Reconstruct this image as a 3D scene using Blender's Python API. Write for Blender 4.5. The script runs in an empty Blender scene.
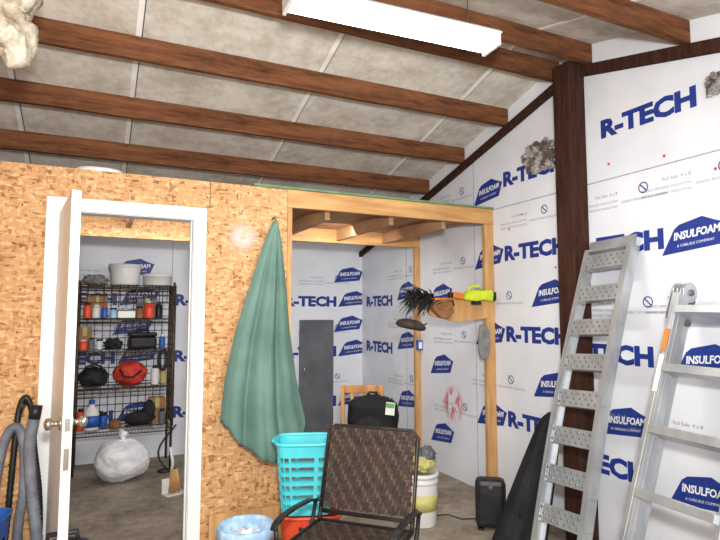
import bpy, bmesh, math, random
from mathutils import Vector, Matrix, Euler, noise
R = math.radians
random.seed(11)
SC = bpy.context.scene
C = SC.collection
V = Vector

# ------------------------------------------------------------------ camera
F = 560.0
CAM = V((0, 0, 1.5))
EUL = Euler((R(94.6), 0, R(-25.2)))
RM = EUL.to_matrix()
cd = bpy.data.cameras.new('camera'); cam = bpy.data.objects.new('camera', cd); C.objects.link(cam)
cam.location = CAM; cam.rotation_euler = EUL
cd.sensor_width = 36; cd.lens = 36 * F / 720; cd.clip_start = 0.05
SC.camera = cam
SC.view_settings.view_transform = 'Standard'

def ray(px, py): return RM @ V(((px - 360) / F, (270 - py) / F, -1))
def on_y(px, py, Y): r = ray(px, py); return CAM + r * (Y / r.y)
def on_x(px, py, X): r = ray(px, py); return CAM + r * (X / r.x)
def on_z(px, py, Z): r = ray(px, py); return CAM + r * ((Z - 1.5) / r.z)
def pd(px, z, d):
    a = (px - 360) / F
    b = ((z - 1.5) / d - RM[2][0] * a + RM[2][2]) / RM[2][1]
    return CAM + (RM @ V((a, b, -1))) * d

# ------------------------------------------------------------------ materials
def col(r, g, b):
    f = lambda c: (c / 255 / 12.92) if c / 255 <= 0.04045 else ((c / 255 + 0.055) / 1.055) ** 2.4
    return (f(r), f(g), f(b), 1)

def mat(name, c1, c2=None, scale=8, rough=.6, metal=0, bump=0, stretch=(1, 1, 1), lo=.35, hi=.65, emis=0, spec=.4, detail=5, fine=0):
    m = bpy.data.materials.new(name); m.use_nodes = True
    n = m.node_tree.nodes; l = m.node_tree.links; b = n['Principled BSDF']
    b.inputs['Roughness'].default_value = rough; b.inputs['Metallic'].default_value = metal
    b.inputs['Specular IOR Level'].default_value = spec
    c2 = c2 or tuple(max(0, x * .82) for x in c1[:3]) + (1,)
    tc = n.new('ShaderNodeTexCoord'); mp = n.new('ShaderNodeMapping'); mp.inputs['Scale'].default_value = stretch
    ns = n.new('ShaderNodeTexNoise'); ns.inputs['Scale'].default_value = scale; ns.inputs['Detail'].default_value = detail
    rp = n.new('ShaderNodeValToRGB'); rp.color_ramp.elements[0].position = lo; rp.color_ramp.elements[1].position = hi
    rp.color_ramp.elements[0].color = c2; rp.color_ramp.elements[1].color = c1
    l.new(tc.outputs['Object'], mp.inputs['Vector']); l.new(mp.outputs['Vector'], ns.inputs['Vector'])
    fac = ns.outputs['Fac']
    if fine:
        n2 = n.new('ShaderNodeTexNoise'); n2.inputs['Scale'].default_value = fine; n2.inputs['Detail'].default_value = 8; n2.inputs['Roughness'].default_value = .7
        l.new(mp.outputs['Vector'], n2.inputs['Vector'])
        a = n.new('ShaderNodeMath'); a.operation = 'MULTIPLY_ADD'; a.inputs[1].default_value = .5; l.new(n2.outputs['Fac'], a.inputs[0])
        a2 = n.new('ShaderNodeMath'); a2.operation = 'MULTIPLY'; a2.inputs[1].default_value = .5; l.new(fac, a2.inputs[0]); l.new(a2.outputs[0], a.inputs[2]); fac = a.outputs[0]
    l.new(fac, rp.inputs['Fac']); l.new(rp.outputs['Color'], b.inputs['Base Color'])
    if bump:
        bp = n.new('ShaderNodeBump'); bp.inputs['Strength'].default_value = bump; bp.inputs['Distance'].default_value = .01
        l.new(fac, bp.inputs['Height']); l.new(bp.outputs['Normal'], b.inputs['Normal'])
    if emis:
        b.inputs['Emission Color'].default_value = (1, 1, .97, 1); b.inputs['Emission Strength'].default_value = emis
    return m

def spray(m, center, rad, color, nscale, lo, hi, stretch=(1, 1, 1), ring=None, strength=.9):
    """soft spray paint blotch around an object-space point"""
    n = m.node_tree.nodes; l = m.node_tree.links; b = n['Principled BSDF']
    src = b.inputs['Base Color'].links[0].from_socket
    tc = n.new('ShaderNodeTexCoord'); ds = n.new('ShaderNodeVectorMath'); ds.operation = 'DISTANCE'; ds.inputs[1].default_value = center
    l.new(tc.outputs['Object'], ds.inputs[0])
    rp = n.new('ShaderNodeValToRGB'); e = rp.color_ramp.elements
    e[0].position = 0; e[1].position = rad
    if ring: e[0].color = (.75, .75, .75, 1)
    else: e[0].color = (1, 1, 1, 1)
    e[1].color = (0, 0, 0, 1)
    x = e.new(rad * .6); x.color = (.9, .9, .9, 1)
    l.new(ds.outputs['Value'], rp.inputs['Fac'])
    mp = n.new('ShaderNodeMapping'); mp.inputs['Scale'].default_value = stretch; mp.inputs['Rotation'].default_value = (.35, 0, 0)
    ns = n.new('ShaderNodeTexNoise'); ns.inputs['Scale'].default_value = nscale; l.new(tc.outputs['Object'], mp.inputs['Vector']); l.new(mp.outputs['Vector'], ns.inputs['Vector'])
    mr = n.new('ShaderNodeMapRange'); mr.inputs[1].default_value = lo; mr.inputs[2].default_value = hi; l.new(ns.outputs['Fac'], mr.inputs[0])
    mu = n.new('ShaderNodeMath'); mu.operation = 'MULTIPLY'; l.new(rp.outputs['Color'], mu.inputs[0]); l.new(mr.outputs[0], mu.inputs[1])
    m2 = n.new('ShaderNodeMath'); m2.operation = 'MULTIPLY'; m2.inputs[1].default_value = strength; l.new(mu.outputs[0], m2.inputs[0])
    mx = n.new('ShaderNodeMix'); mx.data_type = 'RGBA'; l.new(m2.outputs[0], mx.inputs[0]); l.new(src, mx.inputs[6])
    if ring:
        cr = n.new('ShaderNodeValToRGB'); q = cr.color_ramp.elements
        q[0].position = rad * .3; q[0].color = color; q[1].position = rad * .75; q[1].color = ring
        l.new(ds.outputs['Value'], cr.inputs['Fac']); l.new(cr.outputs['Color'], mx.inputs[7])
    else: mx.inputs[7].default_value = color
    l.new(mx.outputs[2], b.inputs['Base Color'])

def osb_mat(name, tint=1.0):
    m = bpy.data.materials.new(name); m.use_nodes = True
    n = m.node_tree.nodes; l = m.node_tree.links; b = n['Principled BSDF']; b.inputs['Roughness'].default_value = .75
    tc = n.new('ShaderNodeTexCoord')
    outs = []
    for k, (rot, sc) in enumerate([((0, R(20), 0), (21, 21, 70)), ((0, R(-35), 0), (70, 44, 22)), ((0, R(70), 0), (22, 20, 76))]):
        mp = n.new('ShaderNodeMapping'); mp.inputs['Rotation'].default_value = rot; mp.inputs['Scale'].default_value = sc
        mp.inputs['Location'].default_value = (k * 3.1, 0, k * 1.7)
        vo = n.new('ShaderNodeTexVoronoi'); vo.inputs['Scale'].default_value = 1.0
        l.new(tc.outputs['Object'], mp.inputs['Vector']); l.new(mp.outputs['Vector'], vo.inputs['Vector'])
        sx = n.new('ShaderNodeSeparateColor'); l.new(vo.outputs['Color'], sx.inputs['Color']); outs.append(sx.outputs['Red'])
    def mixf(a, c, f):
        x = n.new('ShaderNodeMix'); x.data_type = 'FLOAT'
        l.new(f, x.inputs[0]); l.new(a, x.inputs[2]); l.new(c, x.inputs[3]); return x.outputs[0]
    def nz(s, lo, hi):
        a = n.new('ShaderNodeTexNoise'); a.inputs['Scale'].default_value = s; l.new(tc.outputs['Object'], a.inputs['Vector'])
        r = n.new('ShaderNodeMapRange'); r.inputs[1].default_value = lo; r.inputs[2].default_value = hi; l.new(a.outputs['Fac'], r.inputs[0]); return r.outputs[0]
    f1 = mixf(outs[0], outs[1], nz(26, .44, .56)); f2 = mixf(f1, outs[2], nz(18, .46, .58))
    fine = n.new('ShaderNodeTexNoise'); fine.inputs['Scale'].default_value = 60; l.new(tc.outputs['Object'], fine.inputs['Vector'])
    ad = n.new('ShaderNodeMath'); ad.operation = 'MULTIPLY_ADD'; ad.inputs[1].default_value = .6; l.new(fine.outputs['Fac'], ad.inputs[0])
    sb = n.new('ShaderNodeMath'); sb.operation = 'SUBTRACT'; sb.inputs[1].default_value = .3; l.new(f2, sb.inputs[0]); l.new(sb.outputs[0], ad.inputs[2])
    rp = n.new('ShaderNodeValToRGB'); e = rp.color_ramp.elements
    t = lambda r, g, bb: tuple(x * tint for x in col(r, g, bb)[:3]) + (1,)
    e[0].position = 0; e[0].color = t(142, 92, 54); e[1].position = 1; e[1].color = t(220, 184, 136)
    for p, c in [(.14, t(168, 118, 74)), (.3, t(192, 144, 96)), (.7, t(202, 156, 106))]:
        x = e.new(p); x.color = c
    l.new(ad.outputs[0], rp.inputs['Fac']); l.new(rp.outputs['Color'], b.inputs['Base Color'])
    bp = n.new('ShaderNodeBump'); bp.inputs['Strength'].default_value = .25; bp.inputs['Distance'].default_value = .003
    l.new(f2, bp.inputs['Height']); l.new(bp.outputs['Normal'], b.inputs['Normal'])
    return m

m_foam = mat('foam_board', col(228, 231, 238), col(218, 222, 230), 3, .5)
m_foamr = mat('foam_board_sprayed', col(228, 231, 238), col(218, 222, 230), 3, .5)
SP = on_x(453, 404, 3.05); spray(m_foamr, SP, .18, col(208, 60, 76), 9, .45, .53, (1, 2.2, .8))
spray(m_foamr, on_x(448, 428, 3.05), .07, col(120, 120, 132), 12, .4, .6, (1, 1, 1), strength=.5)
m_blue = mat('blue_print', col(34, 58, 142), col(28, 50, 130), 20, .5)
m_wht = mat('white_print', col(240, 242, 245), col(228, 232, 238), 20, .5)
m_gry = mat('grey_print', col(140, 145, 160), col(120, 126, 142), 20, .5)
m_seam = mat('seam_grey', col(168, 170, 176), col(140, 142, 148), 20, .6)
m_nail = mat('orange_nail_cap', col(220, 80, 60), col(200, 70, 50), 20, .5)
m_liner = mat('roof_liner', col(222, 217, 207), col(186, 177, 163), 3, .8, bump=.08, lo=.38, hi=.58, detail=6, fine=14)
m_liner2 = mat('roof_liner_seam', col(246, 244, 238), col(226, 222, 214), 6, .75)
m_beam = mat('stained_beam_wood', col(132, 86, 58), col(74, 46, 31), 7, .88, bump=.35, stretch=(.35, 2.6, 2.6), spec=.12, lo=.36, hi=.62, detail=9, fine=26)
m_post = mat('dark_post_wood', col(74, 48, 38), col(42, 27, 22), 8, .9, bump=.5, stretch=(3, 3, .4), spec=.1, lo=.34, hi=.64, detail=9, fine=30)
m_wood = mat('pine_wood', col(208, 164, 108), col(178, 132, 84), 5, .65, bump=.1, stretch=(3, 3, .6))
m_woodx = mat('pine_wood_lengthwise', col(208, 162, 104), col(176, 128, 80), 5, .65, bump=.1, stretch=(.5, 4, 4))
m_green = mat('green_treated_edge', col(110, 146, 106), col(90, 122, 90), 8, .7)
m_deck = mat('deck_plywood', col(190, 148, 110), col(154, 112, 80), 3, .7, stretch=(2, .6, 1))
m_floor = mat('concrete', col(164, 152, 136), col(108, 97, 84), 2.6, .65, bump=.1, lo=.38, hi=.6, detail=9, fine=14)
m_door = mat('white_door_paint', col(236, 236, 234), col(228, 228, 226), 4, .35)
m_alu = mat('aluminium', col(198, 201, 204), col(172, 176, 180), 9, .4, .7, stretch=(1, 1, .4))
m_alud = mat('aluminium_dark', col(112, 114, 118), col(92, 94, 98), 12, .5, .4)  # darker grey aluminium for the ladder's hinge pins and arms
m_dot = mat('aluminium_perforation', col(140, 143, 148), col(120, 123, 128), 12, .5, .4)
m_chrome = mat('brushed_nickel', col(196, 190, 174), col(176, 170, 156), 10, .25, .9)
m_black = mat('black_plastic', col(34, 34, 36), col(22, 22, 24), 20, .45)
m_blackf = mat('black_fabric', col(38, 38, 41), col(22, 22, 24), 14, .8, bump=.3)
m_blackg = mat('black_nylon', col(32, 32, 35), col(20, 20, 22), 6, .7, bump=.3, spec=.25)
m_wire = mat('bronze_wire', col(92, 76, 60), col(62, 52, 44), 20, .5, .3)
m_teal = mat('grey_green_canvas', col(108, 138, 127), col(88, 117, 107), 3, .8, bump=.05, detail=4, spec=.2)
m_turq = mat('turquoise_plastic', col(86, 204, 214), col(70, 190, 202), 5, .35)
m_red = mat('red_plastic', col(228, 84, 50), col(206, 68, 40), 5, .4)
m_rfab = mat('red_fabric', col(206, 62, 48), col(160, 40, 34), 12, .7, bump=.3)
m_white = mat('white_plastic', col(228, 228, 226), col(212, 212, 210), 4, .4)
m_bag = mat('white_film', col(238, 238, 242), col(206, 208, 216), 7, .35, bump=.1)
m_pale = mat('pale_blue_film', col(176, 204, 230), col(146, 178, 210), 16, .4, lo=.45, hi=.55)
m_yel = mat('olive_yellow_label', col(200, 190, 120), col(176, 168, 104), 10, .6)
m_lime = mat('lime_plastic', col(206, 220, 50), col(178, 196, 40), 12, .4)
m_orange = mat('orange_plastic', col(216, 128, 50), col(196, 108, 40), 10, .5)
m_leather = mat('brown_leather', col(152, 104, 66), col(116, 76, 46), 12, .65, bump=.2)
m_dkbrown = mat('dark_brown_felt', col(74, 62, 54), col(50, 42, 38), 12, .85)
m_hose = mat('grey_hose', col(124, 128, 138), col(92, 96, 106), 12, .55)
m_wick1 = mat('wicker_dark', col(66, 52, 46), col(44, 36, 32), 30, .65, spec=.2)
m_wick2 = mat('wicker_light', col(94, 76, 66), col(68, 56, 48), 30, .65, spec=.2)
m_bronze = mat('bronze_metal', col(52, 45, 42), col(38, 33, 31), 10, .45, .3)
m_foil = mat('crumpled_foil', col(176, 174, 172), col(108, 96, 88), 14, .5, .4, bump=.5, lo=.42, hi=.56)
m_wrap = mat('yellowed_plastic_wrap', col(204, 194, 176), col(126, 108, 82), 7, .45, bump=.8, lo=.38, hi=.56, fine=30)
m_lens = mat('lit_diffuser', col(250, 250, 245), col(250, 250, 245), 4, .5, emis=9)
m_greyb = mat('grey_board', col(104, 106, 112), col(86, 88, 94), 5, .5)
m_oak = mat('golden_oak', col(204, 148, 80), col(172, 116, 56), 8, .45, stretch=(4, 4, .6))
m_bluep = mat('blue_plastic', col(44, 96, 178), col(36, 82, 160), 8, .4)
m_felt = mat('grey_felt', col(136, 136, 134), col(112, 112, 112), 18, .85)
m_card = mat('brown_cardboard', col(168, 128, 88), col(146, 108, 72), 8, .8)
m_tagg = mat('green_tag', col(110, 170, 90), col(90, 150, 76), 18, .6)
m_osb = osb_mat('osb_board', 1.0)
spray(m_osb, on_y(243, 237, 3.808), .12, (.66, .60, .60, 1), 8, .2, .5, (1, 1, 1), ring=(.68, .36, .30, 1), strength=.8)
m_osb2 = osb_mat('osb_board_plain', 1.0)

# ------------------------------------------------------------------ mesh builder
class MB:
    def __init__(s): s.b = bmesh.new(); s.mi = 0
    def m(s, i): s.mi = i; return s
    def mesh(s, vs, fs, smooth=False):
        bv = [s.b.verts.new(v) for v in vs]
        for f in fs:
            try:
                q = s.b.faces.new([bv[i] for i in f]); q.material_index = s.mi; q.smooth = smooth
            except ValueError: pass
        return s
    def hexa(s, c, ax, ay, az):
        c = V(c); vs = [c + ax * i + ay * j + az * k for k in (-1, 1) for j in (-1, 1) for i in (-1, 1)]
        return s.mesh(vs, [(0, 2, 3, 1), (4, 5, 7, 6), (0, 1, 5, 4), (2, 6, 7, 3), (0, 4, 6, 2), (1, 3, 7, 5)])
    def box(s, c, d, rot=None):
        M3 = Euler(rot).to_matrix() if rot else Matrix.Identity(3)
        return s.hexa(c, M3 @ V((d[0] / 2, 0, 0)), M3 @ V((0, d[1] / 2, 0)), M3 @ V((0, 0, d[2] / 2)))
    def bb(s, x0, x1, y0, y1, z0, z1): return s.box(((x0 + x1) / 2, (y0 + y1) / 2, (z0 + z1) / 2), (x1 - x0, y1 - y0, z1 - z0))
    def bar(s, p, q, w, h, side=(0, 0, 1)):
        p, q = V(p), V(q); a = (q - p); an = a.normalized(); sd = V(side); sd = (sd - an * sd.dot(an))
        if sd.length < 1e-4: sd = V((1, 0, 0)) - an * an.x
        sd = sd.normalized(); o = an.cross(sd)
        return s.hexa((p + q) / 2, a / 2, sd * w / 2, o * h / 2)
    def tube(s, pts, r, n=8, cap=True, fn=None):
        pts = [V(p) for p in pts]; N = len(pts); rr = r if isinstance(r, (list, tuple)) else [r] * N
        t = (pts[1] - pts[0]).normalized(); u = t.orthogonal().normalized(); vs = []
        for i, p in enumerate(pts):
            t2 = (pts[min(i + 1, N - 1)] - pts[max(i - 1, 0)]).normalized()
            u = (u - t2 * u.dot(t2)); u = u.normalized() if u.length > 1e-6 else t2.orthogonal().normalized(); w = t2.cross(u)
            for k in range(n):
                a = 2 * math.pi * k / n; rad = rr[i] * (fn(i, a) if fn else 1)
                vs.append(p + (u * math.cos(a) + w * math.sin(a)) * rad)
        fs = [(i * n + k, i * n + (k + 1) % n, (i + 1) * n + (k + 1) % n, (i + 1) * n + k) for i in range(N - 1) for k in range(n)]
        if cap: fs += [tuple(reversed(range(n))), tuple((N - 1) * n + k for k in range(n))]
        return s.mesh(vs, fs, True)
    def lathe(s, prof, n=24, c=(0, 0, 0), fn=None, sy=1.0):
        c = V(c); vs = []
        for i, (r, z) in enumerate(prof):
            for k in range(n):
                a = 2 * math.pi * k / n; q = r * (fn(a, z) if fn else 1)
                vs.append(c + V((q * math.cos(a), q * math.sin(a) * sy, z)))
        N = len(prof)
        fs = [(i * n + k, i * n + (k + 1) % n, (i + 1) * n + (k + 1) % n, (i + 1) * n + k) for i in range(N - 1) for k in range(n)]
        if prof[0][0] > 1e-4: fs.append(tuple(reversed(range(n))))
        if prof[-1][0] > 1e-4: fs.append(tuple((N - 1) * n + k for k in range(n)))
        return s.mesh(vs, fs, True)
    def prism(s, poly, o, u, v, n):
        o, u, v, n = V(o), V(u), V(v), V(n); k = len(poly)
        vs = [o + u * a + v * b for a, b in poly]; vs += [x + n for x in vs]
        fs = [tuple(range(k)), tuple(reversed(range(k, 2 * k)))] + [(i, i + k, (i + 1) % k + k, (i + 1) % k) for i in range(k)]
        return s.mesh(vs, fs)
    def blob(s, c, d, seed=0, amp=.15, fr=2.0, sub=3, flat=True, ridge=0, smooth=True):
        t = bmesh.new(); bmesh.ops.create_icosphere(t, subdivisions=sub, radius=1)
        vs = []
        for v in t.verts:
            q = v.co.normalized(); k = 1 + amp * noise.noise(q * fr + V((seed * 7.3, seed * 3.1, 0))) * 1.6
            if ridge: k += ridge * (.5 - abs(noise.noise(q * fr * 2.4 + V((seed * 2.3, 4, 1)))) * 2)
            p = V((q.x * d[0] / 2 * k, q.y * d[1] / 2 * k, q.z * d[2] / 2 * k))
            if flat: p.z = max(p.z, -d[2] / 2 * .92)
            vs.append(V(c) + p)
        fs = [tuple(v.index for v in f.verts) for f in t.faces]; t.free()
        return s.mesh(vs, fs, smooth)
    def build(s, name, mats, parent=None, loc=None, bev=0, solid=0):
        bmesh.ops.recalc_face_normals(s.b, faces=s.b.faces[:])
        me = bpy.data.meshes.new(name); s.b.to_mesh(me); s.b.free()
        for m in (mats if isinstance(mats, (list, tuple)) else [mats]): me.materials.append(m)
        o = bpy.data.objects.new(name, me); C.objects.link(o)
        if parent: o.parent = parent
        if loc is not None: o.location = loc
        if solid:
            q = o.modifiers.new('solid', 'SOLIDIFY'); q.thickness = solid; q.offset = 0
        if bev:
            q = o.modifiers.new('bevel', 'BEVEL'); q.width = bev; q.segments = 2; q.limit_method = 'ANGLE'
        return o

def tag(o, label, cat, group=None, kind=None):
    o['label'] = label; o['category'] = cat
    if group: o['group'] = group
    if kind: o['kind'] = kind
    return o
def thing(name, label, cat, loc, rz=0, group=None):
    o = bpy.data.objects.new(name, None); C.objects.link(o); o.empty_display_size = .1
    o.location = loc; o.rotation_euler = (0, 0, rz); return tag(o, label, cat, group)
def struct(o): o['kind'] = 'structure'; return o

# ------------------------------------------------------------------ text
def text_geo(body, size, off=0.0, sx=1.0, shear=0.0):
    cu = bpy.data.curves.new('t', 'FONT'); cu.body = body; cu.size = size; cu.align_x = 'CENTER'; cu.align_y = 'CENTER'
    cu.offset = off; cu.resolution_u = 2; cu.shear = shear
    ob = bpy.data.objects.new('t', cu); C.objects.link(ob)
    dg = bpy.context.evaluated_depsgraph_get(); me = bpy.data.meshes.new_from_object(ob.evaluated_get(dg))
    vs = [V((v.co.x * sx, v.co.y, 0)) for v in me.vertices]; fs = [tuple(p.vertices) for p in me.polygons]
    bpy.data.objects.remove(ob); bpy.data.curves.remove(cu); bpy.data.meshes.remove(me)
    return vs, fs
LS = .86
T_R = text_geo('R-TECH', .16, .0085, 1.22)
T_I = text_geo('INSULFOAM', .07 * LS, .002, .84, .25)
T_C = text_geo('A CARLISLE COMPANY', .025 * LS, 0, 1, .2)
T_S = text_geo('ENERGY EFFICIENT INSULATION', .022, 0, 1.0)
T_W = text_geo('Foil Side  4 x 8', .03, 0, 1.0)

def stamp(mb, geo, o, u, v, dx=0, dy=0, mi=1, off=.002, rot=0):
    n = u.cross(v); c, s_ = math.cos(rot), math.sin(rot); mb.mi = mi
    mb.mesh([o + u * (dx + p.x * c - p.y * s_) + v * (dy + p.x * s_ + p.y * c) + n * off for p in geo[0]], geo[1])
def flat(poly): return ([V((a, b, 0)) for a, b in poly], [tuple(range(len(poly)))])
def circ(r, n=16): return [(r * math.cos(2 * math.pi * k / n), r * math.sin(2 * math.pi * k / n)) for k in range(n)]
LOGO = flat([(a * LS, b * LS) for a, b in [(-.235, -.115), (.17, -.075), (.225, .055), (.14, .085), (.06, .12), (-.10, .085), (-.14, .055), (-.17, .0)]])
def ringgeo(r, w, n=20):
    a = circ(r, n); b = circ(r - w, n); vs = [V((x, y, 0)) for x, y in a + b]
    return vs, [(k, (k + 1) % n, n + (k + 1) % n, n + k) for k in range(n)]
RING = ringgeo(.035, .007); SLASH = flat([(-.026, .02), (-.02, .026), (.026, -.02), (.02, -.026)])
def rtech(mb, o, u, v): stamp(mb, T_R, o, u, v)
def logo(mb, o, u, v):
    stamp(mb, LOGO, o, u, v, off=.0015)
    stamp(mb, T_I, o, u, v, .012, .014, 2, .003, R(5)); stamp(mb, T_C, o, u, v, .005, -.042, 2, .003, R(5))
def nosign(mb, o, u, v):
    stamp(mb, RING, o, u, v); stamp(mb, SLASH, o, u, v); stamp(mb, T_S, o, u, v, -.0, -.065, 3); stamp(mb, T_W, o, u, v, -.28, .0, 3)
    stamp(mb, T_S, o, u, v, -.35, -.05, 3); stamp(mb, T_S, o, u, v, -.35, -.085, 3)

# ------------------------------------------------------------------ shell
XR, YB, YP = 3.05, 6.42, 3.82
XL, YN = -2.4, -1.6
def zroof(y): return 3.41 - (y - 2.85) * .27 if y >= 2.85 else 3.41 - (2.85 - y) * .25
struct(MB().bb(XL - .1, XR + .1, YN, YB + .1, -.1, 0).build('floor', m_floor))

g = MB()
prof = [(YN, 0), (YB, 0), (YB, zroof(YB)), (2.85, zroof(2.85)), (YN, zroof(YN))]
g.prism(prof, (XR, 0, 0), (0, 1, 0), (0, 0, 1), (.1, 0, 0))
u, v = V((0, -1, 0)), V((0, 0, 1))
def PR(y, z): return V((XR, y, z))
for z in (.66, 1.34, 2.0, 2.62):
    rtech(g, PR(3.33, z), u, v)
    logo(g, PR(3.87, z if z < 2.5 else z - .05), u, v)
for z in (.98, 1.66):
    logo(g, PR(3.16, z), u, v); nosign(g, PR(3.62, z), u, v)
nosign(g, PR(3.2, 2.3), u, v)
for z in (.37, 1.02, 1.7, 2.35):
    if z < 2.2: logo(g, PR(4.62, z), u, v)
    nosign(g, PR(4.25, z + .3), u, v)
for z in (.5, 1.12, 1.66):
    rtech(g, PR(5.95, z), u, v); logo(g, PR(5.3, z + .1), u, v); nosign(g, PR(5.2, z + .33), u, v)
for z, yr, yl in ((.52, 2.74, 2.06), (1.24, 2.66, 2.0), (1.95, 2.56, 2.04), (2.74, 2.32, 1.62)):
    rtech(g, PR(yr, z), u, v); logo(g, PR(yl, z), u, v)
    if z < 2.6: rtech(g, PR(yl - .72, z), u, v); logo(g, PR(yl - 1.25, z), u, v); nosign(g, PR(2.35, z + .34), u, v)
    if z < 2.3: nosign(g, PR(1.85, z + .36), u, v); rtech(g, PR(.0, z), u, v)
logo(g, PR(2.55, .82), u, v)
g.m(4)
for y in (4.07, 5.29, 1.63, .41): g.bb(XR - .0025, XR, y - .003, y + .003, 0, zroof(y) - .1)
g.bb(XR - .0025, XR, YN, YB, 2.395, 2.402)
g.m(5)
for (y, z) in [(3.7, 2.56), (3.45, 2.3), (3.2, 2.72), (3.6, 2.2), (2.2, 2.45), (2.6, 2.5), (1.9, 2.3), (3.1, 1.85), (4.2, 1.7), (3.9, 1.2), (2.1, 1.6), (2.5, 1.6), (4.6, 1.8)]:
    stamp(g, flat(circ(.010, 8)), PR(y, z), u, v, mi=5)
struct(g.build('wall_right', [m_foamr, m_blue, m_wht, m_gry, m_seam, m_nail]))

g = MB(); g.bb(XL, XR, YB, YB + .1, 0, zroof(YB))
u = V((1, 0, 0))
def PB(x, z): return V((x, YB, z))
xr_ = on_y(311, 302, YB).x; xl_ = on_y(347, 299, YB).x
for k in range(-3, 1):
    x0 = xr_ + 1.25 * k
    for z in (.45, 1.05, 1.66):
        rtech(g, PB(x0, z), u, v); nosign(g, PB(x0 + .35, z + .3), u, v)
        logo(g, PB(x0 + (xl_ - xr_) * 1.17, z + .04), u, v)
        if z > .5: logo(g, PB(x0 + (xl_ - xr_) * 1.05, z + .34), u, v)
    g.m(4); g.bb(x0 - .37, x0 - .364, YB - .0025, YB, 0, zroof(YB))
struct(g.build('wall_back', [m_foam, m_blue, m_wht, m_gry, m_seam]))
struct(MB().bb(XL - .1, XL, YN, YB, 0, 3.4).build('wall_left', m_osb2))

g = MB()
for (a, b) in ((YN, 2.85), (2.85, YB + .1)):
    g.m(0).prism([(a, zroof(a)), (b, zroof(b)), (b, zroof(b) + .05), (a, zroof(a) + .05)], (XL - .1, 0, 0), (0, 1, 0), (0, 0, 1), (XR - XL + .2, 0, 0))
for x in [-1.75, -.55, .18, 1.38, 2.58]:
    for a, b in ((2.85, YB), (YN, 2.85)):
        g.m(1).prism([(a, zroof(a) - .005), (b, zroof(b) - .005), (b, zroof(b)), (a, zroof(a))], (x - .016, 0, 0), (0, 1, 0), (0, 0, 1), (.032, 0, 0))
        g.m(2).prism([(a, zroof(a) - .002), (b, zroof(b) - .002), (b, zroof(b)), (a, zroof(a))], (x + .016, 0, 0), (0, 1, 0), (0, 0, 1), (.008, 0, 0))
struct(g.build('ceiling', [m_liner, m_liner2, m_greyb]))

beams = [(5.43, 'brown roof beam over the wire shelving, lowest and farthest of the roof beams'),
         (4.82, 'brown roof beam just above the chipboard partition top'),
         (4.21, 'brown roof beam, second up from the chipboard partition'),
         (3.60, 'brown roof beam, third up from the chipboard partition, below the lamp'),
         (3.02, 'brown roof beam directly behind the fluorescent lamp'),
         (2.72, 'brown ridge beam ending on top of the dark post'),
         (2.02, 'brown roof beam in the top right corner in front of the ridge')]
for bi, (y, lab) in enumerate(beams):
    zt = zroof(y) - .003; s = -.27 if y > 2.85 else .25
    NB = 40; g = MB(); ring = []; Lb = XR - XL - .01
    for i in range(NB + 1):
        w_ = noise.noise(V((i * .35, bi * 3.7, 1))) * .006
        for (a, b) in [(-.02, -.14 + w_), (.02, -.14 + w_ * .6), (.02, .02 * s), (-.02, -.02 * s)]: ring.append(V((Lb * i / NB, a, b)))
    fs = [(i * 4 + k, i * 4 + (k + 1) % 4, (i + 1) * 4 + (k + 1) % 4, (i + 1) * 4 + k) for i in range(NB) for k in range(4)] + [(0, 1, 2, 3), tuple(NB * 4 + k for k in range(4))]
    o = g.mesh(ring, fs).build('roof_beam', m_beam, loc=(XL + .005, y, zt), bev=.003)
    tag(o, lab, 'beam', 'brown roof beams')
g = MB(); bz = lambda y: zroof(y) - .15
g.prism([(2.93, bz(2.93)), (YB, bz(YB)), (YB, bz(YB) - .06), (2.93, bz(2.93) - .06)], (XR - .045, 0, 0), (0, 1, 0), (0, 0, 1), (.04, 0, 0))
struct(g.build('trim_1', m_post))
g = MB(); g.prism([(YN, bz(YN)), (2.77, bz(2.77)), (2.77, bz(2.77) - .075), (YN, bz(YN) - .075)], (XR - .045, 0, 0), (0, 1, 0), (0, 0, 1), (.04, 0, 0))
struct(g.build('trim_2', m_post))
o = MB().bb(-.075, .075, -.075, .075, 0, bz(2.85) - .0).build('support_post', m_post, loc=(XR - .08, 2.85, 0), bev=.008)
tag(o, 'dark brown rough square post between the foam boards behind the ladders', 'post')

# ---------------- partition
dl, dr = on_y(47, 195, YP - .03), on_y(207, 209, YP - .03)
DX0, DX1, DZ = dl.x, dr.x, (dl.z + dr.z) / 2
ox = on_y(286, 300, YP).x
ZP = 2.4
CW = .07
ix0, ix1, iz = DX0 + CW, DX1 - CW, DZ - CW
g = MB(); g.bb(XL, ix0, YP - .012, YP + .09, 0, ZP).bb(ix0, ix1, YP - .012, YP + .09, iz, ZP).bb(ix1, ox, YP - .012, YP + .09, 0, ZP)
g.m(1)
x = DX1 + .02; g.bb(x, x + .004, YP - .0135, YP - .011, DZ, ZP)
rnd = random.Random(9)
for zz in [.25 * k + .15 for k in range(9)]:
    for xx in (DX1 + .05, DX1 + .29, DX0 - .12, DX0 - .5): g.box((xx + rnd.uniform(-.01, .01), YP - .0125, zz), (.009, .002, .009))
struct(g.build('wall_partition', [m_osb, m_dkbrown]))
px1 = XR - .005
struct(MB().bb(ox, px1, YP - .02, YP + .02, 2.27, ZP).build('trim_3', m_woodx, bev=.003))
struct(MB().bb(ox - .25, px1, YP - .03, YP + .07, ZP + .001, ZP + .018).build('trim_4', m_green))
struct(MB().bb(ox + .001, ox + .035, YP - .02, YP + .07, 0, 2.269).build('trim_5', m_wood, bev=.003))
struct(MB().bb(px1 - .09, px1, YP - .02, YP + .02, 0, 2.269).build('trim_6', m_wood, bev=.003))
YK = 5.0
struct(MB().bb(XL, px1, YP + .095, YK, 2.33, 2.345).build('ceiling_loft', m_deck))
n = 7
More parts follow.
